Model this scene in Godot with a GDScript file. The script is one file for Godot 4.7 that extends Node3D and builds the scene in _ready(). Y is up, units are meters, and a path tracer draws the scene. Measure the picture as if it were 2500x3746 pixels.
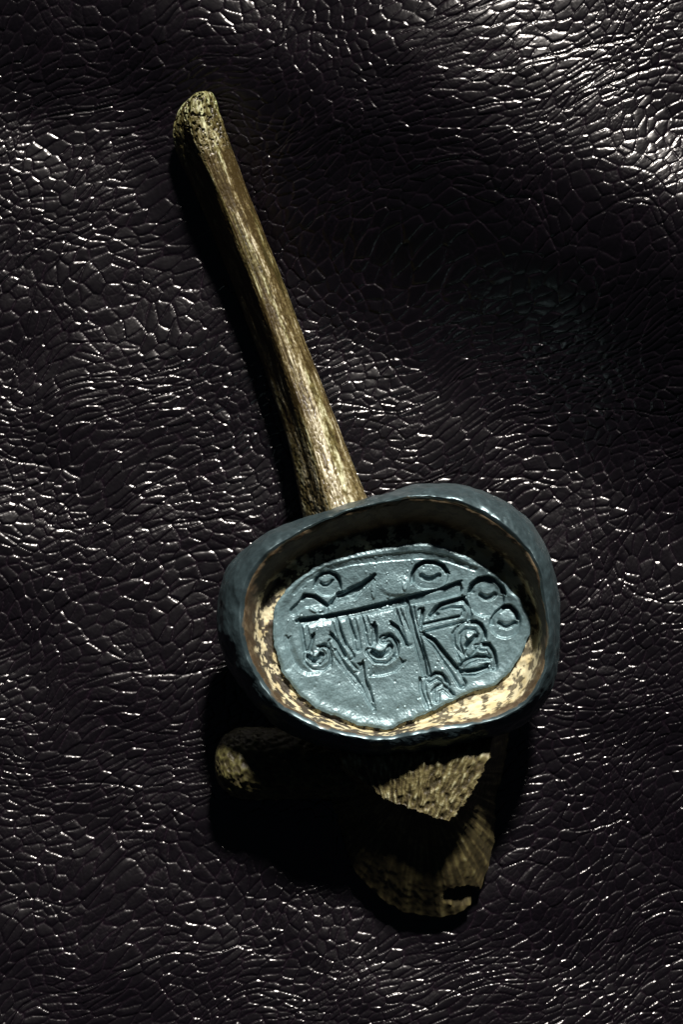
extends Node3D
# A carved bone seal with a dark cast bowl, lying on crackled black leather.
# All shapes are worked out in centimetres and built at a hundredth of that, in metres.

const CM := 0.01
const REACH := 45.0          # height of the eye above the leather, cm
const SEAL_X := 1400.0       # where the seal stands on the tracing sheet
const SEAL_Y := 2700.0

var n_warp := FastNoiseLite.new()
var n_low := FastNoiseLite.new()
var n_mid := FastNoiseLite.new()
var n_fine := FastNoiseLite.new()
var n_fold := FastNoiseLite.new()
var n_grain := FastNoiseLite.new()
var n_pore := FastNoiseLite.new()
var jit_x := PackedFloat32Array()
var jit_y := PackedFloat32Array()
var cell_a := PackedFloat32Array()
var seal: Node3D


func _ready() -> void:
	# ---- camera, sky, sun, exposure
	var cam := Camera3D.new()
	cam.name = "camera"
	add_child(cam)
	cam.position = Vector3(0, REACH * CM, 0)
	cam.rotation_degrees = Vector3(-90, 0, 0)
	cam.fov = rad_to_deg(2.0 * atan(7.492 / REACH))
	cam.near = 0.05
	cam.far = 20.0
	cam.current = true

	var env := Environment.new()
	env.background_mode = Environment.BG_SKY
	var sky_mat := ProceduralSkyMaterial.new()
	sky_mat.sky_top_color = Color(0.62, 0.74, 0.86)
	sky_mat.sky_horizon_color = Color(0.62, 0.64, 0.70)
	sky_mat.ground_bottom_color = Color(0.2, 0.18, 0.16)
	sky_mat.ground_horizon_color = Color(0.5, 0.5, 0.48)
	var sky := Sky.new()
	sky.sky_material = sky_mat
	env.sky = sky
	env.background_energy_multiplier = 0.010
	env.tonemap_mode = Environment.TONE_MAPPER_LINEAR
	env.tonemap_exposure = 2.6
	env.sdfgi_enabled = true
	env.ssao_enabled = true
	env.ssil_enabled = true
	var we := WorldEnvironment.new()
	we.name = "world_environment"
	we.environment = env
	add_child(we)

	var sun := DirectionalLight3D.new()
	sun.name = "sun"
	add_child(sun)
	var az := deg_to_rad(10.5)
	var el := deg_to_rad(38.0)
	var to_sun := Vector3(sin(az) * cos(el), sin(el), -cos(az) * cos(el))
	sun.look_at_from_position(to_sun, Vector3.ZERO, Vector3.UP)
	sun.light_energy = 1.5
	sun.light_color = Color(1.0, 0.965, 0.93)
	sun.light_angular_distance = 5.0
	sun.shadow_enabled = true

	# ---- the leather, then the seal
	set_noises()
	build_leather()
	seal = Node3D.new()
	seal.name = "bone_seal"
	add_child(seal)
	seal.position = plan(SEAL_X, SEAL_Y, 0.0) * CM
	seal.set_meta("label", "old bone-handled seal with dark grey oval bowl and impressed script, lying on black leather")
	seal.set_meta("category", "seal")
	build_shaft()
	build_foot()
	build_knob()
	build_bowl()
	build_face()


# ------------------------------------------------------------------ helpers

func set_noise(n: FastNoiseLite, sd: int, freq: float, oct: int) -> void:
	n.seed = sd
	n.noise_type = FastNoiseLite.TYPE_SIMPLEX_SMOOTH
	n.frequency = freq
	n.fractal_type = FastNoiseLite.FRACTAL_FBM if oct > 1 else FastNoiseLite.FRACTAL_NONE
	n.fractal_octaves = oct


func set_noises() -> void:
	set_noise(n_warp, 11, 0.42, 2)
	n_warp.fractal_gain = 0.33
	set_noise(n_low, 23, 0.16, 2)
	set_noise(n_mid, 37, 2.2, 2)
	set_noise(n_fine, 41, 11.0, 3)
	set_noise(n_fold, 53, 1.0, 2)
	set_noise(n_grain, 67, 1.0, 3)
	set_noise(n_pore, 71, 1.0, 2)
	var rng := RandomNumberGenerator.new()
	rng.seed = 5
	for i in 128 * 128:
		jit_x.append(rng.randf_range(0.08, 0.92))
		jit_y.append(rng.randf_range(0.08, 0.92))
		cell_a.append(rng.randf())


# From the tracing sheet (250 units to the centimetre on the leather) to centimetres for a point h above the leather.
func plan(px: float, py: float, h: float) -> Vector3:
	var k := (1.0 - h / REACH) / 250.0
	return Vector3((px - 1250.0) * k, h, (py - 1873.0) * k)


func smooth(x: float, a: float, b: float) -> float:
	var t := clampf((x - a) / (b - a), 0.0, 1.0)
	return t * t * (3.0 - 2.0 * t)


func in_rows(count: int, f: Callable) -> void:
	var id := WorkerThreadPool.add_group_task(f, count)
	WorkerThreadPool.wait_for_group_task_completion(id)


# A surface of rows x cols points; row_of(r) gives [points in cm, colours]. up = +1: normal is along(cols) x along(rows).
func sheet(rows: int, cols: int, closed: bool, row_of: Callable, up: float, origin := Vector3.ZERO) -> Array:
	var pts := []
	var nrm := []
	var idx := []
	pts.resize(rows)
	nrm.resize(rows)
	idx.resize(rows)
	in_rows(rows, func(r: int) -> void: pts[r] = row_of.call(r))
	in_rows(rows, func(r: int) -> void: nrm[r] = row_normals(pts, r, rows, cols, closed, up))
	in_rows(rows - 1, func(r: int) -> void: idx[r] = row_index(r, cols, closed, up))
	var v := PackedVector3Array()
	var n := PackedVector3Array()
	var c := PackedColorArray()
	var ix := PackedInt32Array()
	for r in rows:
		v.append_array(pts[r][0])
		c.append_array(pts[r][1])
		n.append_array(nrm[r])
		if r < rows - 1:
			ix.append_array(idx[r])
	for i in v.size():
		v[i] = (v[i] - origin) * CM
	var a := []
	a.resize(Mesh.ARRAY_MAX)
	a[Mesh.ARRAY_VERTEX] = v
	a[Mesh.ARRAY_NORMAL] = n
	a[Mesh.ARRAY_COLOR] = c
	a[Mesh.ARRAY_INDEX] = ix
	return a


func row_normals(pts: Array, r: int, rows: int, cols: int, closed: bool, up: float) -> PackedVector3Array:
	var here: PackedVector3Array = pts[r][0]
	var above: PackedVector3Array = pts[maxi(r - 1, 0)][0]
	var below: PackedVector3Array = pts[mini(r + 1, rows - 1)][0]
	var out := PackedVector3Array()
	out.resize(cols)
	for c in cols:
		var l := c - 1
		var e := c + 1
		if closed:
			l = posmod(l, cols)
			e = e % cols
		else:
			l = maxi(l, 0)
			e = mini(e, cols - 1)
		var n := (here[e] - here[l]).normalized().cross((below[c] - above[c]).normalized()) * up
		out[c] = n.normalized() if n.length_squared() > 1e-8 else Vector3.UP
	return out


func row_index(r: int, cols: int, closed: bool, up: float) -> PackedInt32Array:
	var out := PackedInt32Array()
	var quads := cols if closed else cols - 1
	out.resize(quads * 6)
	var k := 0
	for c in quads:
		var a := r * cols + c
		var b := r * cols + (c + 1) % cols
		var d := a + cols
		var e := b + cols
		if up > 0.0:
			out[k] = a; out[k + 1] = d; out[k + 2] = b
			out[k + 3] = b; out[k + 4] = d; out[k + 5] = e
		else:
			out[k] = a; out[k + 1] = b; out[k + 2] = d
			out[k + 3] = b; out[k + 4] = e; out[k + 5] = d
		k += 6
	return out


func put(called: String, arrays: Array, mat: Material, parent: Node) -> MeshInstance3D:
	var m := ArrayMesh.new()
	m.add_surface_from_arrays(Mesh.PRIMITIVE_TRIANGLES, arrays)
	m.surface_set_material(0, mat)
	var o := MeshInstance3D.new()
	o.name = called
	o.mesh = m
	parent.add_child(o, true)
	return o


func seal_origin() -> Vector3:
	return plan(SEAL_X, SEAL_Y, 0.0)


# Closed outline: control points (x, y on the sheet) -> table of radii about a centre, one per angle step.
func polar(points: Array, centre: Vector2, steps: int, curved := true) -> PackedFloat32Array:
	var dense := PackedVector2Array()
	var n := points.size()
	for i in n:
		var p0: Vector2 = points[(i + n - 1) % n]
		var p1: Vector2 = points[i]
		var p2: Vector2 = points[(i + 1) % n]
		var p3: Vector2 = points[(i + 2) % n]
		for k in 16:
			var t := k / 16.0
			dense.append((p1.cubic_interpolate(p2, p0, p3, t) if curved else p1.lerp(p2, t)) - centre)
	var acc := PackedFloat32Array()
	acc.resize(steps)
	var m := dense.size()
	for i in m:
		var a := dense[i]
		var b := dense[(i + 1) % m]
		var ta := a.angle() / TAU * steps
		var tb := b.angle() / TAU * steps
		if tb - ta > steps * 0.5:
			tb -= steps
		elif ta - tb > steps * 0.5:
			tb += steps
		var lo := minf(ta, tb)
		var hi := maxf(ta, tb)
		for s in range(int(ceil(lo)), int(floor(hi)) + 1):
			var f := (s - ta) / (tb - ta) if absf(tb - ta) > 1e-6 else 0.0
			acc[posmod(s, steps)] = a.lerp(b, f).length()
	for s in steps:
		if acc[s] == 0.0:
			acc[s] = acc[posmod(s - 1, steps)]
	return acc


func at_angle(table: PackedFloat32Array, ang: float) -> float:
	var n := table.size()
	var t := fposmod(ang / TAU, 1.0) * n
	var i := int(t)
	var f := t - i
	return lerpf(table[i % n], table[(i + 1) % n], f)


func v2(list: Array) -> Array:
	var out := []
	for i in range(0, list.size(), 2):
		out.append(Vector2(list[i], list[i + 1]))
	return out


# ------------------------------------------------------------------ leather

# (distance to the border between the two nearest cells, cell number, offset from the cell's middle)
func cells(u: float, v: float) -> Vector4:
	var iu := floori(u)
	var iv := floori(v)
	var d1 := 9.0
	var d2 := 9.0
	var ax := 0.0
	var ay := 0.0
	var bx := 0.0
	var by := 0.0
	var id := 0
	for j in range(iv - 1, iv + 2):
		var row := (j & 127) << 7
		for i in range(iu - 1, iu + 2):
			var k := row + (i & 127)
			var dx := i + jit_x[k] - u
			var dy := j + jit_y[k] - v
			var d := dx * dx + dy * dy
			if d < d1:
				d2 = d1
				bx = ax
				by = ay
				d1 = d
				ax = dx
				ay = dy
				id = k
			elif d < d2:
				d2 = d
				bx = dx
				by = dy
	var gap := sqrt((ax - bx) * (ax - bx) + (ay - by) * (ay - by)) + 1e-5
	return Vector4((d2 - d1) * 0.5 / gap, id, -ax, -ay)


func swell(x: float, z: float) -> float:
	var px := x * 250.0 + 1250.0
	var py := z * 250.0 + 1873.0
	var s := ((px - 1500.0) * 0.482 - (py - 250.0) * 0.876) / 250.0
	var t := ((px - 1500.0) * 0.876 + (py - 250.0) * 0.482) / 250.0
	var k := smooth(t, -4.6, 0.8)
	var h := k * (1.60 * smooth(s, -4.1, 0.1) - 0.20 * smooth(s, 0.1, 3.0) - 0.22 * smooth(s, 0.0, 1.1) * smooth(t, 1.6, 4.2))
	h += 0.085 * n_low.get_noise_2d(x * 2.0, z * 2.0)
	h += 0.52 * (1.0 - smooth(py, -150.0, 480.0)) * (1.0 - smooth(px, 450.0, 1150.0))
	h -= 0.85 * smooth(px, 1700.0, 2600.0) * smooth(py, 2200.0, 3700.0)
	return h


func build_leather() -> void:
	var xs := spaced(5.2, 0.0132, 12.0)
	var zs := spaced(7.7, 0.0132, 15.0)
	var row_of := func(r: int) -> Array:
		var z: float = zs[r]
		var pts := PackedVector3Array()
		var cols := PackedColorArray()
		pts.resize(xs.size())
		cols.resize(xs.size())
		for c in xs.size():
			var x: float = xs[c]
			var q := hide_grain(x, z)
			pts[c] = Vector3(x, swell(x, z) + q.x, z)
			var worn := q.y
			var tone := 0.85 + 0.3 * q.z
			cols[c] = Color(0.22 * tone + 0.78 * worn, 0.20 * tone + 0.52 * worn, 0.25 * tone + 0.66 * worn)
		return [pts, cols]
	var a := sheet(zs.size(), xs.size(), false, row_of, -1.0)
	var m := StandardMaterial3D.new()
	m.resource_name = "black_leather"
	m.vertex_color_use_as_albedo = true
	m.albedo_color = Color(0.0074, 0.0056, 0.0080).linear_to_srgb()
	m.roughness = 0.28
	m.metallic_specular = 0.5
	var o := put("leather_surface", a, m, self)
	o.set_meta("kind", "structure")
	o.set_meta("label", "sheet of glossy black crackled leather spread under the seal")


func spaced(half: float, step: float, far: float) -> PackedFloat32Array:
	var side := PackedFloat32Array()
	var x := step * 0.5
	var d := step
	while x < half:
		side.append(x)
		x += step
	while x < far:
		side.append(x)
		d *= 1.22
		x += d
	var out := PackedFloat32Array()
	for i in range(side.size() - 1, -1, -1):
		out.append(-side[i])
	out.append_array(side)
	return out


# Height of the grain above the swell, how worn the crack is, and tone, at a point of the hide.
func hide_grain(x: float, z: float) -> Vector3:
	var wx := n_warp.get_noise_2d(x, z)
	var wz := n_warp.get_noise_2d(x + 57.0, z - 31.0)
	var mx := n_mid.get_noise_2d(x, z)
	var mz := n_mid.get_noise_2d(x - 19.0, z + 43.0)
	# along and across the stretch of the hide
	var u := 0.90 * x - 0.436 * z + 0.30 * wx + 0.022 * mx
	var v := 0.436 * x + 0.90 * z + 0.27 * wz + 0.018 * mz
	u += 0.20 * sin(1.15 * u + 0.6 * v + 0.8)
	v += 0.22 * sin(1.35 * v - 0.5 * u + 2.0)
	var g := n_fold.get_noise_2d(u * 0.16 + 7.0, v * 0.55)
	var crease := exp(-absf(g) / 0.013)
	var vv := v + 0.045 * g / (0.05 + absf(g))
	var big := cells(u / 0.245, vv / 0.134)
	var small := cells(u / 0.105 + 40.0, vv / 0.068 + 11.0)
	var id := int(big.y)
	var ca := cell_a[id]
	var cb := cell_a[(id * 3 + 77) & 16383]
	var tu := jit_x[(id * 7 + 3) & 16383] - 0.5
	var tv := jit_y[(id * 5 + 9) & 16383] - 0.46
	var f := n_fine.get_noise_2d(x, z)
	var f2 := n_grain.get_noise_2d(x * 23.0, z * 23.0)
	var edge := maxf(0.0, big.x + 0.014 * f)
	var dome := 1.0 - exp(-edge / (0.034 + 0.055 * cb))
	var h := (0.008 + 0.010 * ca) * dome + 0.007 * minf(big.x, 0.4)
	h += dome * (0.024 * tu * big.z + 0.027 * tv * big.w)
	var patch := smooth(n_warp.get_noise_2d(x * 1.6 - 13.0, z * 1.6), -0.3, 0.35)
	var split := exp(-small.x / 0.05)
	h -= 0.0045 * split * (0.1 + 0.9 * patch)
	h -= 0.018 * crease
	var near := exp(-big.x / 0.10)
	h += (0.0006 + 0.0030 * near) * f + (0.0004 + 0.0036 * near) * f2 + 0.0025 * mx
	var worn := clampf(exp(-big.x / 0.06) * (0.35 + 0.6 * mz) + 0.25 * split * patch, 0.0, 1.0)
	return Vector3(h, worn, f)


# ------------------------------------------------------------------ bone

func bone_material(called: String, rough: float) -> StandardMaterial3D:
	var m := StandardMaterial3D.new()
	m.resource_name = called
	m.vertex_color_use_as_albedo = true
	m.roughness = rough
	m.metallic_specular = 0.45
	return m


func bone_tone(k: float, green := 0.0) -> Color:
	var dark := Vector3(0.024, 0.016, 0.006)
	var mid := Vector3(0.098, 0.079, 0.034)
	var pale := Vector3(0.37, 0.35, 0.255)
	var c := dark.lerp(mid, clampf(k * 2.0, 0.0, 1.0)).lerp(pale, clampf(k * 2.0 - 1.0, 0.0, 1.0))
	c = c.lerp(Vector3(c.x * 0.75, c.y * 1.02, c.z * 0.6), green)
	return Color(c.x, c.y, c.z)


func build_shaft() -> void:
	# stations on the tracing sheet: x, y, half width (sheet units), height of the axis (cm)
	var st := [[722.0, 350.0, 8.0, 0.40], [722.0, 364.0, 52.0, 0.41], [717.0, 392.0, 80.0, 0.42], [718.0, 450.0, 97.0, 0.43], [744.0, 540.0, 102.0, 0.43], [785.0, 640.0, 97.0, 0.43], [838.0, 770.0, 93.0, 0.45],
		[930.0, 1000.0, 92.0, 0.50], [1021.0, 1242.0, 92.0, 0.56], [1087.0, 1424.0, 96.0, 0.62], [1150.0, 1606.0, 103.0, 0.70], [1222.0, 1849.0, 128.0, 0.84], [1270.0, 1980.0, 150.0, 0.82], [1330.0, 2120.0, 200.0, 0.72], [1420.0, 2350.0, 240.0, 0.60]]
	# section of the shaft: steep left flank, ridge to the right of the middle
	var sec := [[1.0, -0.05], [0.86, 0.45], [0.42, 0.93], [0.05, 1.02], [-0.20, 0.92], [-0.56, 0.30], [-1.0, -0.50], [-0.72, -0.86], [0.0, -0.92], [0.70, -0.62]]
	var rows := 660
	var cols := 190
	var o := seal_origin()
	var axis := Curve3D.new()
	var lens := PackedFloat32Array()
	var run := 0.0
	var mids := []
	for i in st.size():
		var p := plan(st[i][0], st[i][1], st[i][3])
		p.y += maxf(0.0, swell(p.x, p.z) - 0.02)
		if i:
			run += p.distance_to(mids[i - 1])
		mids.append(p)
		lens.append(run)
	var ring := PackedVector2Array()
	for c in cols:
		var t := float(c) / cols * sec.size()
		var i := int(t)
		var n := sec.size()
		var q: Array = [sec[(i + n - 1) % n], sec[i], sec[(i + 1) % n], sec[(i + 2) % n]]
		ring.append(Vector2(q[1][0], q[1][1]).cubic_interpolate(Vector2(q[2][0], q[2][1]), Vector2(q[0][0], q[0][1]), Vector2(q[3][0], q[3][1]), t - i))
	var row_of := func(r: int) -> Array:
		var f := float(r) / (rows - 1)
		var s: float = run * (0.35 * f * f + 0.65 * f) if true else 0.0
		var i := 0
		while i < lens.size() - 2 and lens[i + 1] < s:
			i += 1
		var t := (s - lens[i]) / (lens[i + 1] - lens[i])
		var a: Vector3 = mids[maxi(i - 1, 0)]
		var b: Vector3 = mids[i]
		var c: Vector3 = mids[i + 1]
		var d: Vector3 = mids[mini(i + 2, mids.size() - 1)]
		var mid := b.cubic_interpolate(c, a, d, t)
		var w := cubic_interpolate(st[i][2], st[i + 1][2], st[maxi(i - 1, 0)][2], st[mini(i + 2, st.size() - 1)][2], t) / 250.0 * (1.0 - mid.y / REACH) * 0.955
		w = maxf(w, 0.02)
		var dir := Vector3(0.36, 0.07, 0.93).normalized()
		var side := Vector3(0.93, 0.0, -0.36).normalized()
		var upv := side.cross(dir).normalized()
		if upv.y < 0.0:
			upv = -upv
		var tip := 1.0 - smooth(s, 0.1, 1.3)
		var base := smooth(s, 4.6, 6.6)
		var pts := PackedVector3Array()
		var col := PackedColorArray()
		pts.resize(cols)
		col.resize(cols)
		for k in cols:
			var q := ring[k]
			var p := mid + side * (q.x * w) + upv * (q.y * minf(w, 0.50))
			var around := float(k) / cols * TAU
			# grain runs along the shaft
			var g := n_grain.get_noise_3d(cos(around) * 4.4, sin(around) * 4.4, s * 1.9)
			var g2 := n_grain.get_noise_3d(cos(around) * 13.0 + 31.0, sin(around) * 13.0, s * 6.0)
			var g3 := n_grain.get_noise_3d(p.x * 26.0, p.y * 26.0, p.z * 17.0)
			var blot := n_pore.get_noise_3d(cos(around) * 1.3 + 9.0, sin(around) * 1.3, s * 0.55)
			var pit := n_pore.get_noise_3d(p.x * 15.0, p.y * 15.0, p.z * 11.0)
			var hole := smooth(pit, 0.12, 0.42)
			var rough := 0.0018 * g2 + 0.0014 * g3 + 0.008 * g
			rough -= (0.050 * tip + 0.003 + 0.008 * base) * hole
			rough += 0.020 * tip * n_pore.get_noise_3d(p.x * 5.0, p.y * 5.0, p.z * 5.0)
			var out := (side * q.x + upv * q.y).normalized()
			pts[k] = p + out * rough - o
			var mottle := n_pore.get_noise_3d(cos(around) * 3.4 + 60.0, sin(around) * 3.4, s * 1.5)
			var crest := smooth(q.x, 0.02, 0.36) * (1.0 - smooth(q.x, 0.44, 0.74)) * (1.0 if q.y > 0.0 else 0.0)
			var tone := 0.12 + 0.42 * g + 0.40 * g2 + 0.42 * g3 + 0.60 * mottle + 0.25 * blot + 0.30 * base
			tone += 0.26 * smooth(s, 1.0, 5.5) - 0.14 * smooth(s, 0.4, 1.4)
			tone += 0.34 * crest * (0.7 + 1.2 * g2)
			tone += 0.30 * tip - 0.50 * hole * (tip + 0.2)
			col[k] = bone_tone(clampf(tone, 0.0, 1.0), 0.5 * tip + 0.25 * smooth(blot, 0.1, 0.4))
		return [pts, col]
	var a := sheet(rows, cols, true, row_of, 1.0)
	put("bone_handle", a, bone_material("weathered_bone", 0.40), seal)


func foot_top(px: float, py: float) -> float:
	return 1.56 - 0.24 * (1.0 - smooth(px, 1300.0, 1580.0)) - 0.14 * (py - 2780.0) / 226.0 * (1.0 if py > 2780.0 else 0.0) - 0.55 * (1.0 - smooth(py, 2630.0, 2775.0))


func build_foot() -> void:
	var centre := Vector2(1545, 2830)
	var top := v2([1346, 2873, 1405, 2923, 1529, 2972, 1637, 3006, 1672, 2988, 1736, 2890, 1796, 2765, 1810, 2640, 1700, 2480, 1480, 2430, 1290, 2520, 1230, 2700, 1260, 2810])
	var low := v2([1247, 3030, 1272, 3113, 1297, 3180, 1355, 3246, 1421, 3304, 1496, 3340, 1595, 3356, 1695, 3329, 1753, 3263, 1794, 3147, 1811, 3039, 1814, 2930, 1850, 2780, 1850, 2600, 1720, 2440, 1480, 2390, 1240, 2480, 1170, 2680, 1200, 2880])
	var steps := 900
	var rt := polar(top, centre, steps, false)
	var rl := polar(low, centre, steps)
	var rows := 190
	var cols := 470
	var o := seal_origin()
	var row_of := func(r: int) -> Array:
		var pts := PackedVector3Array()
		var col := PackedColorArray()
		pts.resize(cols)
		col.resize(cols)
		for c in cols:
			var ang := float(c) / cols * TAU
			var ra := at_angle(rt, ang) + 9.0 * n_pore.get_noise_2d(ang * 5.0, 3.0) + 4.0 * n_grain.get_noise_2d(ang * 22.0, 8.0)
			var rb := at_angle(rl, ang) + 8.0 * n_pore.get_noise_2d(ang * 6.0, 13.0)
			var rad := 0.0
			var h := 0.0
			var face := 0.0
			var flat := 0.0
			if r < 70:
				rad = ra * maxf(r / 70.0, 0.003)
				h = foot_top(centre.x + cos(ang) * rad, centre.y + sin(ang) * rad)
				flat = 1.0
			else:
				var h1 := foot_top(centre.x + cos(ang) * ra, centre.y + sin(ang) * ra)
				face = (r - 69.0) / 120.0
				if face < 0.8:
					var s := face / 0.8
					rad = lerpf(ra, rb, s)
					# drops steeply from the sawn edge, then runs out in a skirt
					h = lerpf(h1, 0.22, 0.53 * smooth(s, -0.16, 0.50) + 0.47 * smooth(s, 0.35, 1.35) / smooth(1.0, 0.35, 1.35))
				else:
					var s := (face - 0.8) / 0.2
					rad = rb * (1.0 - 0.12 * s * s)
					h = lerpf(0.22, 0.0, s)
			var p := plan(centre.x + cos(ang) * rad, centre.y + sin(ang) * rad, h)
			var out := Vector3(cos(ang), 0, sin(ang)) if flat == 0.0 else Vector3.UP
			var g := n_grain.get_noise_3d(ang * 17.0, p.y * 1.2, 3.0)
			var g2 := n_grain.get_noise_3d(p.x * 9.0, p.y * 7.0, p.z * 9.0)
			var g3 := n_pore.get_noise_3d(p.x * 5.0, p.y * 5.0, p.z * 3.4 + 40.0)
			var fan := Vector2(centre.x + cos(ang) * rad - 1470.0, centre.y + sin(ang) * rad - 3300.0)
			var ridge := n_pore.get_noise_2d(fan.angle() * 26.0 + g3 * 0.4, fan.length() * 0.011)
			var d := 0.004 * g2 + 0.012 * g3 + 0.008 * g
			var tone := 0.02 + 0.25 * g2 + 0.7 * g + 0.3 * g3
			if flat > 0.0:
				# spongy sawn face: ridges and holes
				d = 0.020 * ridge + 0.010 * g2
				d -= 0.022 * smooth(g3, 0.1, 0.5)
				tone = 0.31 + 0.60 * ridge + 0.40 * g2 - 0.3 * smooth(g3, 0.15, 0.45)
				d *= smooth(1.0 - rad / ra, -0.02, 0.08) if rad < ra else 0.0
			# the open hole low on the foot
			var hole := 0.0
			if h < 0.9:
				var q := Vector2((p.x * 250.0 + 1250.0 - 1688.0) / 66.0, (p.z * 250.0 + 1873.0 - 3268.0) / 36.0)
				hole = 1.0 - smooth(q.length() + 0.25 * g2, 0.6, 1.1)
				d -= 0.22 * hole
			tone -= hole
			pts[c] = p + out * d - o
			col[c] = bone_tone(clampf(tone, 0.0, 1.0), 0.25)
		return [pts, col]
	var a := sheet(rows, cols, true, row_of, -1.0)
	put("bone_foot", a, bone_material("porous_bone", 0.6), seal)


func build_knob() -> void:
	var a0 := plan(1330, 2800, 0.52)
	var a1 := plan(912, 2792, 0.46)
	var dir := (a1 - a0).normalized()
	var side := Vector3(-dir.z, 0, dir.x).normalized()
	var upv := dir.cross(side).normalized()
	if upv.y < 0.0:
		upv = -upv
	var length := a0.distance_to(a1)
	var rows := 110
	var cols := 160
	var o := seal_origin()
	var row_of := func(r: int) -> Array:
		var pts := PackedVector3Array()
		var col := PackedColorArray()
		pts.resize(cols)
		col.resize(cols)
		var f := float(r) / (rows - 1)
		var along := 0.0
		var rad := 0.55
		if f < 0.45:
			along = f / 0.45 * length
			rad = 0.48 + 0.04 * smooth(f, 0.1, 0.45)
		else:
			var q := (f - 0.45) / 0.55 * PI * 0.5
			along = length + 0.50 * sin(q)
			rad = maxf(0.52 * pow(cos(q), 0.8), 0.004) if f < 1.0 else 0.004
		for c in cols:
			var ang := float(c) / cols * TAU
			var out := side * cos(ang) + upv * sin(ang)
			var p := a0 + dir * along + out * rad
			p.y = maxf(p.y, 0.0)
			var g := n_pore.get_noise_3d(p.x * 5.0, p.y * 5.0, p.z * 5.0)
			var g2 := n_grain.get_noise_3d(p.x * 13.0, p.y * 13.0, p.z * 13.0)
			var hole := smooth(n_pore.get_noise_3d(p.x * 9.0 + 20.0, p.y * 9.0, p.z * 9.0), 0.1, 0.45)
			pts[c] = p + out * (0.03 * g + 0.006 * g2 - 0.014 * hole) * minf(1.0, rad * 4.0) - o
			col[c] = bone_tone(clampf(0.12 + 0.4 * g2 + 0.3 * g - 0.4 * hole, 0.0, 1.0), 0.6)
		return [pts, col]
	var a := sheet(rows, cols, true, row_of, 1.0)
	put("bone_knob", a, bone_material("porous_bone", 0.6), seal)


# ------------------------------------------------------------------ bowl

const MIDDLE := Vector2(1440, 2260)
const LIP := 2.03      # height of the lip, cm
const FACE := 1.48     # height of the face, cm

var t_outer: PackedFloat32Array
var t_inner: PackedFloat32Array
var t_face: PackedFloat32Array


func bowl_outlines() -> void:
	t_outer = polar(v2([797, 2300, 801, 2180, 832, 2080, 905, 1996, 1000, 1935, 1120, 1892, 1250, 1850, 1400, 1807, 1520, 1775, 1620, 1767, 1720, 1780, 1850, 1832, 1950, 1920, 2015, 2035, 2043, 2150, 2052, 2270, 2045, 2400, 2025, 2510, 1975, 2600, 1900, 2660, 1770, 2710, 1610, 2748, 1450, 2766, 1300, 2756, 1150, 2722, 1020, 2662, 930, 2575, 860, 2480, 815, 2390]), MIDDLE, 1440)
	t_inner = polar(v2([892, 2251, 909, 2148, 957, 2062, 1034, 1993, 1137, 1932, 1241, 1885, 1353, 1851, 1439, 1833, 1542, 1822, 1663, 1842, 1766, 1885, 1861, 1952, 1930, 2019, 1973, 2105, 1990, 2199, 2003, 2294, 1998, 2389, 1978, 2475, 1930, 2552, 1852, 2604, 1740, 2638, 1611, 2655, 1490, 2681, 1404, 2694, 1301, 2681, 1198, 2656, 1094, 2613, 1017, 2561, 965, 2492, 922, 2415, 898, 2328]), MIDDLE, 1440)
	t_face = polar(v2([1000, 2285, 1008, 2217, 1051, 2156, 1112, 2105, 1181, 2062, 1284, 2031, 1404, 2006, 1525, 1988, 1611, 1997, 1697, 2031, 1783, 2079, 1852, 2139, 1912, 2208, 1942, 2285, 1925, 2363, 1878, 2440, 1818, 2501, 1697, 2544, 1577, 2604, 1490, 2638, 1413, 2668, 1318, 2652, 1232, 2621, 1155, 2587, 1086, 2527, 1034, 2458, 1008, 2372]), MIDDLE, 1440)


func lean(ang: float, rad: float) -> float:
	return -0.09 * sin(ang) * rad / 450.0


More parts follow.
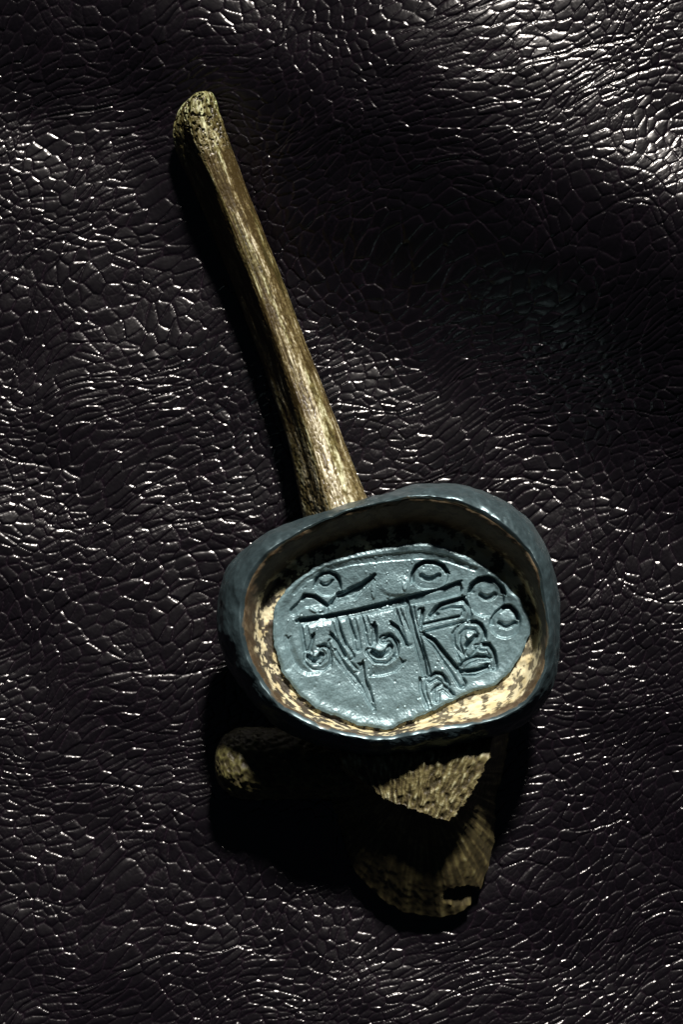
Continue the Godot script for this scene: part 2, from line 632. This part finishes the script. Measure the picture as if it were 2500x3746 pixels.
func build_bowl() -> void:
	bowl_outlines()
	var o := seal_origin()
	var cols := 640
	# --- dark rim, from the lip over the outside and in under the bowl
	var rows := 105
	var rim_row := func(r: int) -> Array:
		var pts := PackedVector3Array()
		var col := PackedColorArray()
		pts.resize(cols)
		col.resize(cols)
		var f := float(r) / (rows - 1)
		for c in cols:
			var ang := float(c) / cols * TAU
			var ri := at_angle(t_inner, ang)
			var ro := at_angle(t_outer, ang)
			var wob := n_pore.get_noise_2d(cos(ang) * 3.0 + 4.0, sin(ang) * 3.0)
			var lip := LIP + lean(ang, ri) + 0.05 * wob
			var rad := 0.0
			var h := 0.0
			if f < 0.6:
				var q := f / 0.6
				var s := q * PI * 0.5
				rad = ri + (ro - ri) * (0.12 * q + 0.88 * sin(s))
				h = lip + 0.07 * sin(q * PI * 0.55 + 0.0) * (1.0 - q) * 2.0 - 0.78 * (0.50 * (1.0 - cos(s)) + 0.50 * pow(q, 1.25))
				if q < 0.12:
					h -= 0.05 * (1.0 - q / 0.12)
			else:
				var q := (f - 0.6) / 0.4
				rad = ro * (1.0 - 0.45 * q * q - 0.02 * q)
				h = lip - 0.78 - 0.28 * sin(q * PI * 0.5)
			var p := plan(MIDDLE.x + cos(ang) * rad, MIDDLE.y + sin(ang) * rad, h)
			var g := n_pore.get_noise_3d(p.x * 2.2, p.y * 2.2, p.z * 2.2)
			var g2 := n_grain.get_noise_3d(p.x * 7.0, p.y * 7.0, p.z * 7.0)
			var g3 := n_grain.get_noise_3d(p.x * 24.0, p.y * 24.0, p.z * 24.0)
			var out := Vector3(cos(ang), 0.8, sin(ang)).normalized()
			pts[c] = p + out * (0.028 * g + 0.007 * g2 + 0.003 * g3) - o
			var bare := smooth(0.5 * g2 + 0.5 * wob + 0.22 - f * 9.0, 0.12, 0.3)
			var k := 1.0 + 0.35 * g2 + 0.25 * g3
			col[c] = Color(0.32 * k, 0.50 * k, 0.56 * k).lerp(Color(1.0, 0.85, 0.6), 0.8 * bare)
		return [pts, col]
	var rim_mat := StandardMaterial3D.new()
	rim_mat.resource_name = "dark_cast_resin"
	rim_mat.vertex_color_use_as_albedo = true
	rim_mat.albedo_color = Color(0.16, 0.16, 0.16).linear_to_srgb()
	rim_mat.metallic = 0.70
	rim_mat.roughness = 0.35
	rim_mat.metallic_specular = 0.6
	put("bowl_rim", sheet(rows, cols, true, rim_row, -1.0), rim_mat, seal)

	# --- speckled bone lining between the lip and the face
	var lrows := 76
	var line_row := func(r: int) -> Array:
		var pts := PackedVector3Array()
		var col := PackedColorArray()
		pts.resize(cols)
		col.resize(cols)
		var f := float(r) / (lrows - 1)
		for c in cols:
			var ang := float(c) / cols * TAU
			var ri := at_angle(t_inner, ang) + 3.0
			var rf := at_angle(t_face, ang) - 6.0
			var wob := n_pore.get_noise_2d(cos(ang) * 3.0 + 4.0, sin(ang) * 3.0)
			var lip := LIP + lean(ang, ri) + 0.05 * wob - 0.045
			var low := FACE + lean(ang, rf) - 0.05
			var rad := lerpf(ri, rf, f)
			var h := lerpf(lip, low, smooth(f, 0.0, 0.62))
			var p := plan(MIDDLE.x + cos(ang) * rad, MIDDLE.y + sin(ang) * rad, h)
			var g := n_pore.get_noise_3d(p.x * 3.4, p.y * 3.4, p.z * 3.4)
			var g2 := n_grain.get_noise_3d(p.x * 6.0, p.y * 6.0, p.z * 6.0)
			var g3 := n_grain.get_noise_3d(p.x * 19.0, p.y * 19.0, p.z * 19.0)
			var g4 := n_grain.get_noise_3d(p.x * 4.6 + 5.0, p.y * 4.6, p.z * 4.6)
			var stain := smooth(g4 + 0.35 * g3 + (0.14 if cos(ang) < 0.2 else -0.06), 0.0, 0.12)
			pts[c] = p + Vector3(0, 0.02 * g + 0.012 * g2 + 0.008 * g3 - 0.004 * stain, 0) * smooth(f, 0.0, 0.08) - o
			var warm := smooth(g, -0.1, 0.4)
			var pale := Vector3(0.39, 0.360, 0.235).lerp(Vector3(0.30, 0.245, 0.115), 0.6 * warm)
			# the left side is dirtier than the right
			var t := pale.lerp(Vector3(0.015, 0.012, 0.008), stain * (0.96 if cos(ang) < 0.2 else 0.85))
			t = t.lerp(Vector3(0.030, 0.018, 0.006), (1.0 - smooth(f + 0.16 * g2, 0.30 - 0.24 * sin(ang), 0.42 - 0.28 * sin(ang))) * 0.93)  # brown band under the lip, widened on the upper wall as painted shade
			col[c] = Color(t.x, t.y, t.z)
		return [pts, col]
	put("bone_lining", sheet(lrows, cols, true, line_row, 1.0), bone_material("stained_shaded_bone", 0.7), seal)


# ------------------------------------------------------------------ impressed face

# Every mark: [number of the carved piece, depth cm, half width at start, half width at end, x, y, x, y, ...] on the tracing sheet
var marks := []
var islands := []
# Scarps: the ground drops along a line and climbs back over some width. [piece, depth, width, x, y, ...]; the low side is to the right of the way the line runs.
var scarps := []
const PIECES := ["carved_bar", "carved_crescent", "carved_ring", "carved_ring", "carved_ring", "carved_ring", "carved_letter", "carved_letter", "carved_letter", "carved_letter", "carved_letter"]


func set_marks() -> void:
	marks = [
		[0, 0.065, 6, 18, 1085, 2272, 1110, 2270, 1220, 2260, 1330, 2240, 1420, 2217, 1500, 2196],
		[0, 0.075, 18, 24, 1480, 2202, 1600, 2178, 1668, 2156],
		# crescent below the small ring
		[1, 0.050, 16, 24, 1075, 2236, 1112, 2205, 1150, 2203, 1180, 2226],
		[1, 0.070, 12, 24, 1208, 2214, 1240, 2188, 1290, 2172],
		[1, 0.085, 24, 6, 1290, 2168, 1330, 2142, 1372, 2102],
		# rings (as wide discs; the islands stand in them)
		[2, 0.050, 49, 49, 1197, 2133, 1201, 2133],
		[3, 0.055, 54, 54, 1560, 2104, 1588, 2102],
		[4, 0.065, 68, 68, 1777, 2176, 1780, 2190],
		[5, 0.060, 58, 58, 1850, 2272, 1849, 2278],
		# first letter
		[6, 0.045, 12, 12, 1110, 2274, 1120, 2330, 1130, 2390],
		[6, 0.050, 14, 15, 1130, 2390, 1126, 2416, 1146, 2438, 1180, 2441, 1204, 2416, 1205, 2388, 1188, 2370],
		[6, 0.018, 5, 5, 1046, 2331, 1054, 2371, 1074, 2422, 1097, 2451, 1128, 2465, 1166, 2460, 1208, 2438],
		# stems and tail of the second letter
		[7, 0.045, 11, 14, 1222, 2262, 1236, 2310, 1258, 2362, 1284, 2402],
		[7, 0.040, 11, 12, 1285, 2250, 1300, 2310, 1310, 2372],
		[7, 0.045, 12, 24, 1212, 2350, 1236, 2400, 1276, 2440, 1310, 2480],
		[7, 0.040, 24, 5, 1310, 2480, 1340, 2525, 1356, 2565, 1370, 2600],
		# third letter
		[8, 0.050, 13, 15, 1326, 2244, 1342, 2295, 1358, 2350],
		[8, 0.055, 14, 15, 1352, 2384, 1376, 2411, 1414, 2414, 1444, 2390, 1447, 2352, 1426, 2332, 1404, 2338],
		[8, 0.040, 12, 15, 1446, 2210, 1466, 2262, 1488, 2312, 1500, 2350],
		# long stems
		[9, 0.060, 14, 16, 1496, 2190, 1506, 2250, 1518, 2300, 1532, 2356, 1548, 2412, 1562, 2466],
		[9, 0.060, 8, 16, 1552, 2322, 1592, 2358, 1628, 2410, 1662, 2456, 1690, 2500],
		[9, 0.050, 12, 3, 1541, 2236, 1540, 2270, 1541, 2304],
		[9, 0.055, 12, 13, 1572, 2488, 1600, 2472, 1622, 2484, 1634, 2506],
		[9, 0.045, 12, 10, 1546, 2490, 1548, 2530, 1570, 2588],
		[9, 0.045, 10, 10, 1598, 2562, 1598, 2526, 1624, 2514, 1654, 2542],
		# last, threefold letter
		[10, 0.060, 10, 17, 1582, 2252, 1602, 2226, 1650, 2212, 1696, 2212, 1709, 2236, 1700, 2262, 1650, 2274, 1590, 2288, 1545, 2300],
		[10, 0.060, 13, 15, 1694, 2412, 1670, 2352, 1674, 2314, 1702, 2288, 1744, 2292, 1763, 2320, 1750, 2348, 1718, 2390],
		[10, 0.055, 11, 13, 1744, 2366, 1786, 2372, 1804, 2400, 1808, 2440],
		[10, 0.055, 14, 12, 1688, 2442, 1712, 2418, 1750, 2404, 1790, 2408],
		[10, 0.075, 10, 12, 1692, 2462, 1740, 2460, 1786, 2438],
	]
	scarps = [
		[0, 0.064, 46, 1095, 2262, 1160, 2252, 1220, 2243, 1271, 2233, 1322, 2222, 1345, 2216, 1418, 2199, 1494, 2176, 1527, 2169, 1596, 2153, 1685, 2123],
		[1, 0.060, 30, 1098, 2194, 1112, 2170, 1156, 2176, 1184, 2197, 1206, 2212],
		[1, 0.080, 28, 1208, 2208, 1225, 2182, 1271, 2162, 1322, 2135, 1362, 2104],
		[9, 0.085, 24, 1553, 2313, 1594, 2336, 1630, 2382, 1668, 2428, 1696, 2459],
		[9, 0.080, 26, 1494, 2184, 1512, 2250, 1527, 2312, 1543, 2358, 1558, 2408, 1568, 2469],
		[10, 0.075, 25, 1576, 2252, 1591, 2228, 1609, 2207, 1647, 2194, 1697, 2181],
		[10, 0.060, 22, 1697, 2181, 1712, 2200, 1726, 2225, 1729, 2250, 1724, 2268],
		[10, 0.075, 22, 1722, 2268, 1745, 2268, 1765, 2280, 1780, 2308, 1782, 2332],
		[10, 0.075, 24, 1765, 2350, 1794, 2351, 1814, 2382, 1822, 2423, 1818, 2445],
		[10, 0.075, 20, 1680, 2436, 1690, 2420, 1706, 2408, 1744, 2395, 1783, 2397, 1798, 2404],
		[10, 0.080, 28, 1692, 2448, 1720, 2446, 1750, 2442, 1785, 2432],
		[10, 0.045, 18, 1689, 2397, 1659, 2362, 1654, 2316, 1674, 2288],
		[9, 0.065, 18, 1570, 2472, 1594, 2456, 1619, 2459, 1632, 2475, 1638, 2494],
		[9, 0.050, 14, 1580, 2526, 1594, 2507, 1614, 2497],
		[9, 0.055, 16, 1627, 2504, 1645, 2517, 1663, 2540],
		[9, 0.045, 16, 1563, 2591, 1548, 2555, 1535, 2522, 1533, 2484],
		[7, 0.055, 22, 1235, 2250, 1252, 2310, 1271, 2358],
		[7, 0.055, 20, 1273, 2243, 1290, 2290, 1306, 2335],
		[8, 0.050, 18, 1320, 2232, 1335, 2270, 1344, 2310],
		[7, 0.060, 18, 1214, 2315, 1237, 2346, 1268, 2402],
		[7, 0.055, 32, 1332, 2422, 1339, 2479, 1357, 2530, 1370, 2565],
		[7, 0.045, 22, 1362, 2593, 1339, 2555, 1321, 2517, 1291, 2479, 1255, 2435, 1222, 2377],
		[2, 0.065, 24, 1148, 2142, 1156, 2110, 1180, 2092, 1205, 2088, 1232, 2100, 1248, 2125, 1250, 2150],
		[3, 0.085, 26, 1502, 2130, 1504, 2098, 1520, 2066, 1550, 2049, 1590, 2050, 1625, 2064, 1644, 2092],
		[4, 0.090, 36, 1712, 2165, 1722, 2135, 1750, 2112, 1785, 2105, 1822, 2116, 1845, 2140, 1852, 2170],
		[5, 0.085, 30, 1792, 2285, 1796, 2258, 1815, 2232, 1845, 2212, 1872, 2212, 1895, 2235, 1903, 2265],
		[6, 0.045, 16, 1102, 2263, 1112, 2320, 1122, 2384],
		[6, 0.065, 18, 1152, 2322, 1146, 2350, 1136, 2385],
		[6, 0.060, 18, 1166, 2361, 1189, 2357, 1209, 2369, 1217, 2402, 1214, 2433],
		[6, 0.028, 30, 1208, 2438, 1166, 2458, 1128, 2465, 1097, 2451, 1074, 2422, 1054, 2371, 1046, 2331],
		[8, 0.070, 20, 1374, 2281, 1372, 2320, 1375, 2358],
		[8, 0.065, 22, 1403, 2334, 1423, 2317, 1443, 2327, 1456, 2352, 1460, 2387, 1448, 2410],
		[8, 0.070, 24, 1433, 2273, 1460, 2290, 1482, 2330, 1495, 2358],
		[9, 0.045, 18, 1446, 2204, 1462, 2250, 1475, 2285],
		[9, 0.075, 16, 1552, 2230, 1548, 2265, 1543, 2301],
		[-1, 0.030, 44, 1484, 2423, 1450, 2458, 1400, 2472, 1360, 2475],
	]
	# raised spots: [x, y, rx, ry, height]: steep on the lower side
	for pit in [[1, 13, 1240, 2176, 1284, 2170, 1322, 2146], [2, 6, 1174, 2134, 1184, 2142, 1197, 2142, 1210, 2134, 1218, 2122], [3, 12, 1544, 2106, 1556, 2114, 1574, 2118, 1592, 2113, 1606, 2105], [4, 12, 1760, 2178, 1772, 2188, 1786, 2191, 1801, 2185, 1812, 2174], [5, 11, 1828, 2280, 1840, 2291, 1856, 2294, 1873, 2289, 1887, 2279],
			[6, 12, 1130, 2403, 1140, 2413, 1154, 2416, 1168, 2410, 1177, 2396], [8, 13, 1366, 2388, 1382, 2396, 1400, 2396, 1418, 2386, 1430, 2366], [10, 10, 1710, 2362, 1720, 2346, 1742, 2328], [7, 8, 1214, 2322, 1236, 2350, 1262, 2396], [8, 8, 1372, 2290, 1374, 2320, 1374, 2350], [10, 8, 1576, 2252, 1600, 2246]]:
		marks.append([pit[0], 0.10, pit[1], pit[1]] + pit.slice(2))
	# hollow just inside the beaded edge
	marks.append([-1, 0.016, 8, 16, 1075, 2170, 1120, 2122, 1200, 2080, 1290, 2056, 1420, 2040, 1540, 2030])
	marks.append([-1, 0.016, 16, 10, 1540, 2030, 1640, 2044, 1740, 2082])
	scarps = [
		[0, 0.064, 46, 1095, 2262, 1160, 2252, 1220, 2243, 1271, 2233, 1322, 2222, 1345, 2216, 1418, 2199, 1494, 2176, 1527, 2169, 1596, 2153, 1685, 2123],
		[1, 0.060, 30, 1098, 2194, 1112, 2170, 1156, 2176, 1184, 2197, 1206, 2212],
		[1, 0.080, 28, 1208, 2208, 1225, 2182, 1271, 2162, 1322, 2135, 1362, 2104],
		[9, 0.085, 24, 1553, 2313, 1594, 2336, 1630, 2382, 1668, 2428, 1696, 2459],
		[9, 0.080, 26, 1494, 2184, 1512, 2250, 1527, 2312, 1543, 2358, 1558, 2408, 1568, 2469],
		[10, 0.075, 25, 1576, 2252, 1591, 2228, 1609, 2207, 1647, 2194, 1697, 2181],
		[10, 0.060, 22, 1697, 2181, 1712, 2200, 1726, 2225, 1729, 2250, 1724, 2268],
		[10, 0.075, 22, 1722, 2268, 1745, 2268, 1765, 2280, 1780, 2308, 1782, 2332],
		[10, 0.075, 24, 1765, 2350, 1794, 2351, 1814, 2382, 1822, 2423, 1818, 2445],
		[10, 0.075, 20, 1680, 2436, 1690, 2420, 1706, 2408, 1744, 2395, 1783, 2397, 1798, 2404],
		[10, 0.080, 28, 1692, 2448, 1720, 2446, 1750, 2442, 1785, 2432],
		[10, 0.045, 18, 1689, 2397, 1659, 2362, 1654, 2316, 1674, 2288],
		[9, 0.065, 18, 1570, 2472, 1594, 2456, 1619, 2459, 1632, 2475, 1638, 2494],
		[9, 0.050, 14, 1580, 2526, 1594, 2507, 1614, 2497],
		[9, 0.055, 16, 1627, 2504, 1645, 2517, 1663, 2540],
		[9, 0.045, 16, 1563, 2591, 1548, 2555, 1535, 2522, 1533, 2484],
		[7, 0.055, 22, 1235, 2250, 1252, 2310, 1271, 2358],
		[7, 0.055, 20, 1273, 2243, 1290, 2290, 1306, 2335],
		[8, 0.050, 18, 1320, 2232, 1335, 2270, 1344, 2310],
		[7, 0.060, 18, 1214, 2315, 1237, 2346, 1268, 2402],
		[7, 0.055, 32, 1332, 2422, 1339, 2479, 1357, 2530, 1370, 2565],
		[7, 0.045, 22, 1362, 2593, 1339, 2555, 1321, 2517, 1291, 2479, 1255, 2435, 1222, 2377],
		[2, 0.065, 24, 1148, 2142, 1156, 2110, 1180, 2092, 1205, 2088, 1232, 2100, 1248, 2125, 1250, 2150],
		[3, 0.085, 26, 1502, 2130, 1504, 2098, 1520, 2066, 1550, 2049, 1590, 2050, 1625, 2064, 1644, 2092],
		[4, 0.090, 36, 1712, 2165, 1722, 2135, 1750, 2112, 1785, 2105, 1822, 2116, 1845, 2140, 1852, 2170],
		[5, 0.085, 30, 1792, 2285, 1796, 2258, 1815, 2232, 1845, 2212, 1872, 2212, 1895, 2235, 1903, 2265],
		[6, 0.045, 16, 1102, 2263, 1112, 2320, 1122, 2384],
		[6, 0.065, 18, 1152, 2322, 1146, 2350, 1136, 2385],
		[6, 0.060, 18, 1166, 2361, 1189, 2357, 1209, 2369, 1217, 2402, 1214, 2433],
		[6, 0.028, 30, 1208, 2438, 1166, 2458, 1128, 2465, 1097, 2451, 1074, 2422, 1054, 2371, 1046, 2331],
		[8, 0.070, 20, 1374, 2281, 1372, 2320, 1375, 2358],
		[8, 0.065, 22, 1403, 2334, 1423, 2317, 1443, 2327, 1456, 2352, 1460, 2387, 1448, 2410],
		[8, 0.070, 24, 1433, 2273, 1460, 2290, 1482, 2330, 1495, 2358],
		[9, 0.045, 18, 1446, 2204, 1462, 2250, 1475, 2285],
		[9, 0.075, 16, 1552, 2230, 1548, 2265, 1543, 2301],
		[-1, 0.030, 44, 1484, 2423, 1450, 2458, 1400, 2472, 1360, 2475],
	]
	# raised spots: [x, y, rx, ry, height]: steep on the lower side
	islands = [[1190, 2112, 24, 18, 0.016], [1569, 2088, 40, 20, 0.012], [1784, 2154, 30, 22, 0.020], [1856, 2256, 34, 20, 0.012], [1152, 2396, 22, 16, 0.03], [1397, 2370, 28, 20, 0.03], [1722, 2322, 18, 20, 0.04],
		[1368, 2158, 9, 34, 0.02], [1482, 2136, 10, 26, 0.02], [1450, 2140, 60, 40, 0.025], [1160, 2225, 30, 16, 0.02]]


func face_at(px: float, py: float, boxes: Array) -> Vector2:
	var depth := 0.0
	var piece := -1
	var best := 0.0
	for i in marks.size():
		var b: Rect2 = boxes[i]
		if px < b.position.x or py < b.position.y or px > b.end.x or py > b.end.y:
			continue
		var m: Array = marks[i]
		var n := (m.size() - 4) / 2
		var gap := 1e9
		for k in n - 1:
			var ax: float = m[4 + k * 2]
			var ay: float = m[5 + k * 2]
			var ex: float = m[6 + k * 2] - ax
			var ey: float = m[7 + k * 2] - ay
			var t := clampf(((px - ax) * ex + (py - ay) * ey) / maxf(ex * ex + ey * ey, 1e-6), 0.0, 1.0)
			var dx := px - ax - ex * t
			var dy := py - ay - ey * t
			var w: float = lerpf(m[2], m[3], (k + t) / (n - 1))
			gap = minf(gap, sqrt(dx * dx + dy * dy) - w)
		if m[0] >= 6 and m[1] < 0.09:
			gap -= 3.0
		var d: float = 0.95 * m[1] * (1.0 - smooth(gap, -4.5, 2.5))
		if m[0] >= 6 and m[1] < 0.09:
			d *= 1.0 - 0.75 * smooth(-gap, 4.0, 15.0)     # the strokes have rounded bodies
		if d > depth:
			depth = d
		if gap < 0.0 and d > best:
			best = d
			piece = m[0]
	for i in scarps.size():
		var b: Rect2 = boxes[marks.size() + i]
		if px < b.position.x or py < b.position.y or px > b.end.x or py > b.end.y:
			continue
		var m: Array = scarps[i]
		var n := (m.size() - 3) / 2
		var near := 1e9
		var turn := 1.0
		var past := false
		for k in n - 1:
			var ax: float = m[3 + k * 2]
			var ay: float = m[4 + k * 2]
			var ex: float = m[5 + k * 2] - ax
			var ey: float = m[6 + k * 2] - ay
			var t := ((px - ax) * ex + (py - ay) * ey) / (ex * ex + ey * ey)
			var tc := clampf(t, 0.0, 1.0)
			var dx := px - ax - ex * tc
			var dy := py - ay - ey * tc
			var d := sqrt(dx * dx + dy * dy)
			if d < near:
				near = d
				turn = ex * (py - ay) - ey * (px - ax)
				past = (k == 0 and t < 0.0) or (k == n - 2 and t > 1.0)
		var amount: float = 1.35 * m[1] * ((1.0 - smooth(near, 5.0, m[2])) * smooth(near, -3.0, 3.0) if turn > 0.0 else 0.5 * (1.0 - smooth(near, 0.0, 3.0)))
		if past:
			amount *= 1.0 - smooth(near, 0.0, 12.0)
		if amount > depth:
			depth = amount
		if turn > 0.0 and amount > 0.5 * m[1] and amount > best:
			best = amount
			piece = m[0]
	var h := -depth
	for s in islands:
		var qx: float = (px - s[0]) / s[2]
		var qy: float = (py - s[1]) / s[3]
		if absf(qx) > 1.4 or absf(qy) > 1.4:
			continue
		var q := sqrt(qx * qx + qy * qy)
		if q < 1.3:
			var up := 1.0 - smooth(q, 0.75, 1.15)
			h += 1.3 * s[4] * up * (0.55 + 0.45 * clampf(qy, -1.0, 1.0))
	return Vector2(h, piece)


func build_face() -> void:
	set_marks()
	var boxes := []
	for m in marks:
		var b := Rect2(m[4], m[5], 0, 0)
		for k in range(4, m.size(), 2):
			b = b.expand(Vector2(m[k], m[k + 1]))
		boxes.append(b.grow(maxf(m[2], m[3]) + 6.0))
	for m in scarps:
		var b := Rect2(m[3], m[4], 0, 0)
		for k in range(3, m.size(), 2):
			b = b.expand(Vector2(m[k], m[k + 1]))
		boxes.append(b.grow(m[2] + 4.0))
	var o := seal_origin()
	var rows := 176
	var cols := 920
	var owner := []
	owner.resize(rows)
	var pits := []
	var rng := RandomNumberGenerator.new()
	rng.seed = 91
	for i in 260:
		var ang := rng.randf() * TAU
		var rad := sqrt(rng.randf()) * at_angle(t_face, ang) * 0.95
		pits.append([MIDDLE.x + cos(ang) * rad, MIDDLE.y + sin(ang) * rad, rng.randf_range(2.0, 4.5), rng.randf_range(-0.02, 0.016)])
	var row_of := func(r: int) -> Array:
		var pts := PackedVector3Array()
		var col := PackedColorArray()
		var own := PackedInt32Array()
		pts.resize(cols)
		col.resize(cols)
		own.resize(cols)
		var edge_rows := 12
		for c in cols:
			var ang := float(c) / cols * TAU
			var full := at_angle(t_face, ang) + 5.0 * n_pore.get_noise_2d(cos(ang) * 9.0, sin(ang) * 9.0)
			var f := minf(1.0, float(r) / (rows - 1 - edge_rows))
			var rad := full * maxf(f, 0.002)
			var px := MIDDLE.x + cos(ang) * rad
			var py := MIDDLE.y + sin(ang) * rad
			var q := face_at(px, py, boxes)
			var inset := full - rad
			var edge := smooth(inset, 4.0, 22.0)
			var h := FACE - 0.085 * (1.0 - f * f) + lean(ang, rad) + q.x * edge
			# rounded bead along the edge
			h += 0.024 * (1.0 - smooth(inset, 12.0, 46.0)) - 0.02 * (1.0 - smooth(inset, 0.0, 12.0))
			if r > rows - 1 - edge_rows:
				var e := float(r - (rows - 1 - edge_rows)) / edge_rows
				h -= 0.12 * e
				rad += 2.0 * e
			for s in pits:
				var dx: float = px - s[0]
				var dy: float = py - s[1]
				if absf(dx) < 10.0 and absf(dy) < 10.0:
					h += s[3] * exp(-(dx * dx + dy * dy) / (s[2] * s[2]))
			var p := plan(MIDDLE.x + cos(ang) * rad, MIDDLE.y + sin(ang) * rad, h)
			var g := n_pore.get_noise_2d(p.x * 1.6, p.z * 1.6)
			var g2 := n_grain.get_noise_2d(p.x * 9.0, p.z * 9.0)
			var g3 := n_grain.get_noise_2d(p.x * 30.0, p.z * 30.0)
			p.y += 0.022 * g + 0.0050 * g2 + 0.0030 * g3
			pts[c] = p - o
			var k := 1.0 + 0.22 * g2 + 0.30 * g3 + 0.15 * g
			col[c] = Color(0.108 * k, 0.170 * k, 0.186 * k)
			own[c] = int(q.y) if edge > 0.9 else -1
		owner[r] = own
		return [pts, col]
	var a := sheet(rows, cols, true, row_of, -1.0)
	var mat := StandardMaterial3D.new()
	mat.resource_name = "grey_cast_resin"
	mat.vertex_color_use_as_albedo = true
	mat.metallic = 0.35
	mat.roughness = 0.42
	mat.metallic_specular = 0.55
	# the carved pieces are sub-parts cut out of the same continuous surface
	var flat := PackedInt32Array()
	for r in rows:
		flat.append_array(owner[r])
	var split := []
	for i in PIECES.size() + 1:
		split.append(PackedInt32Array())
	var ix: PackedInt32Array = a[Mesh.ARRAY_INDEX]
	var bodies := []
	for i in PIECES.size() + 1:
		bodies.append([PackedVector3Array(), PackedVector3Array(), PackedColorArray(), PackedInt32Array(), {}])
	var va: PackedVector3Array = a[Mesh.ARRAY_VERTEX]
	var na: PackedVector3Array = a[Mesh.ARRAY_NORMAL]
	var cc: PackedColorArray = a[Mesh.ARRAY_COLOR]
	for t in range(0, ix.size(), 3):
		var w := flat[ix[t]]
		if w != flat[ix[t + 1]] or w != flat[ix[t + 2]]:
			w = -1
		var body: Array = bodies[w + 1]
		var seen: Dictionary = body[4]
		for k in 3:
			var i := ix[t + k]
			if not seen.has(i):
				seen[i] = body[0].size()
				body[0].append(va[i])
				body[1].append(na[i])
				body[2].append(cc[i])
			body[3].append(seen[i])
	var face: MeshInstance3D
	for i in bodies.size():
		var body: Array = bodies[i]
		if body[3].is_empty():
			continue
		var arr := []
		arr.resize(Mesh.ARRAY_MAX)
		arr[Mesh.ARRAY_VERTEX] = body[0]
		arr[Mesh.ARRAY_NORMAL] = body[1]
		arr[Mesh.ARRAY_COLOR] = body[2]
		arr[Mesh.ARRAY_INDEX] = body[3]
		if i == 0:
			face = put("seal_face", arr, mat, seal)
		else:
			put(PIECES[i - 1], arr, mat, face)
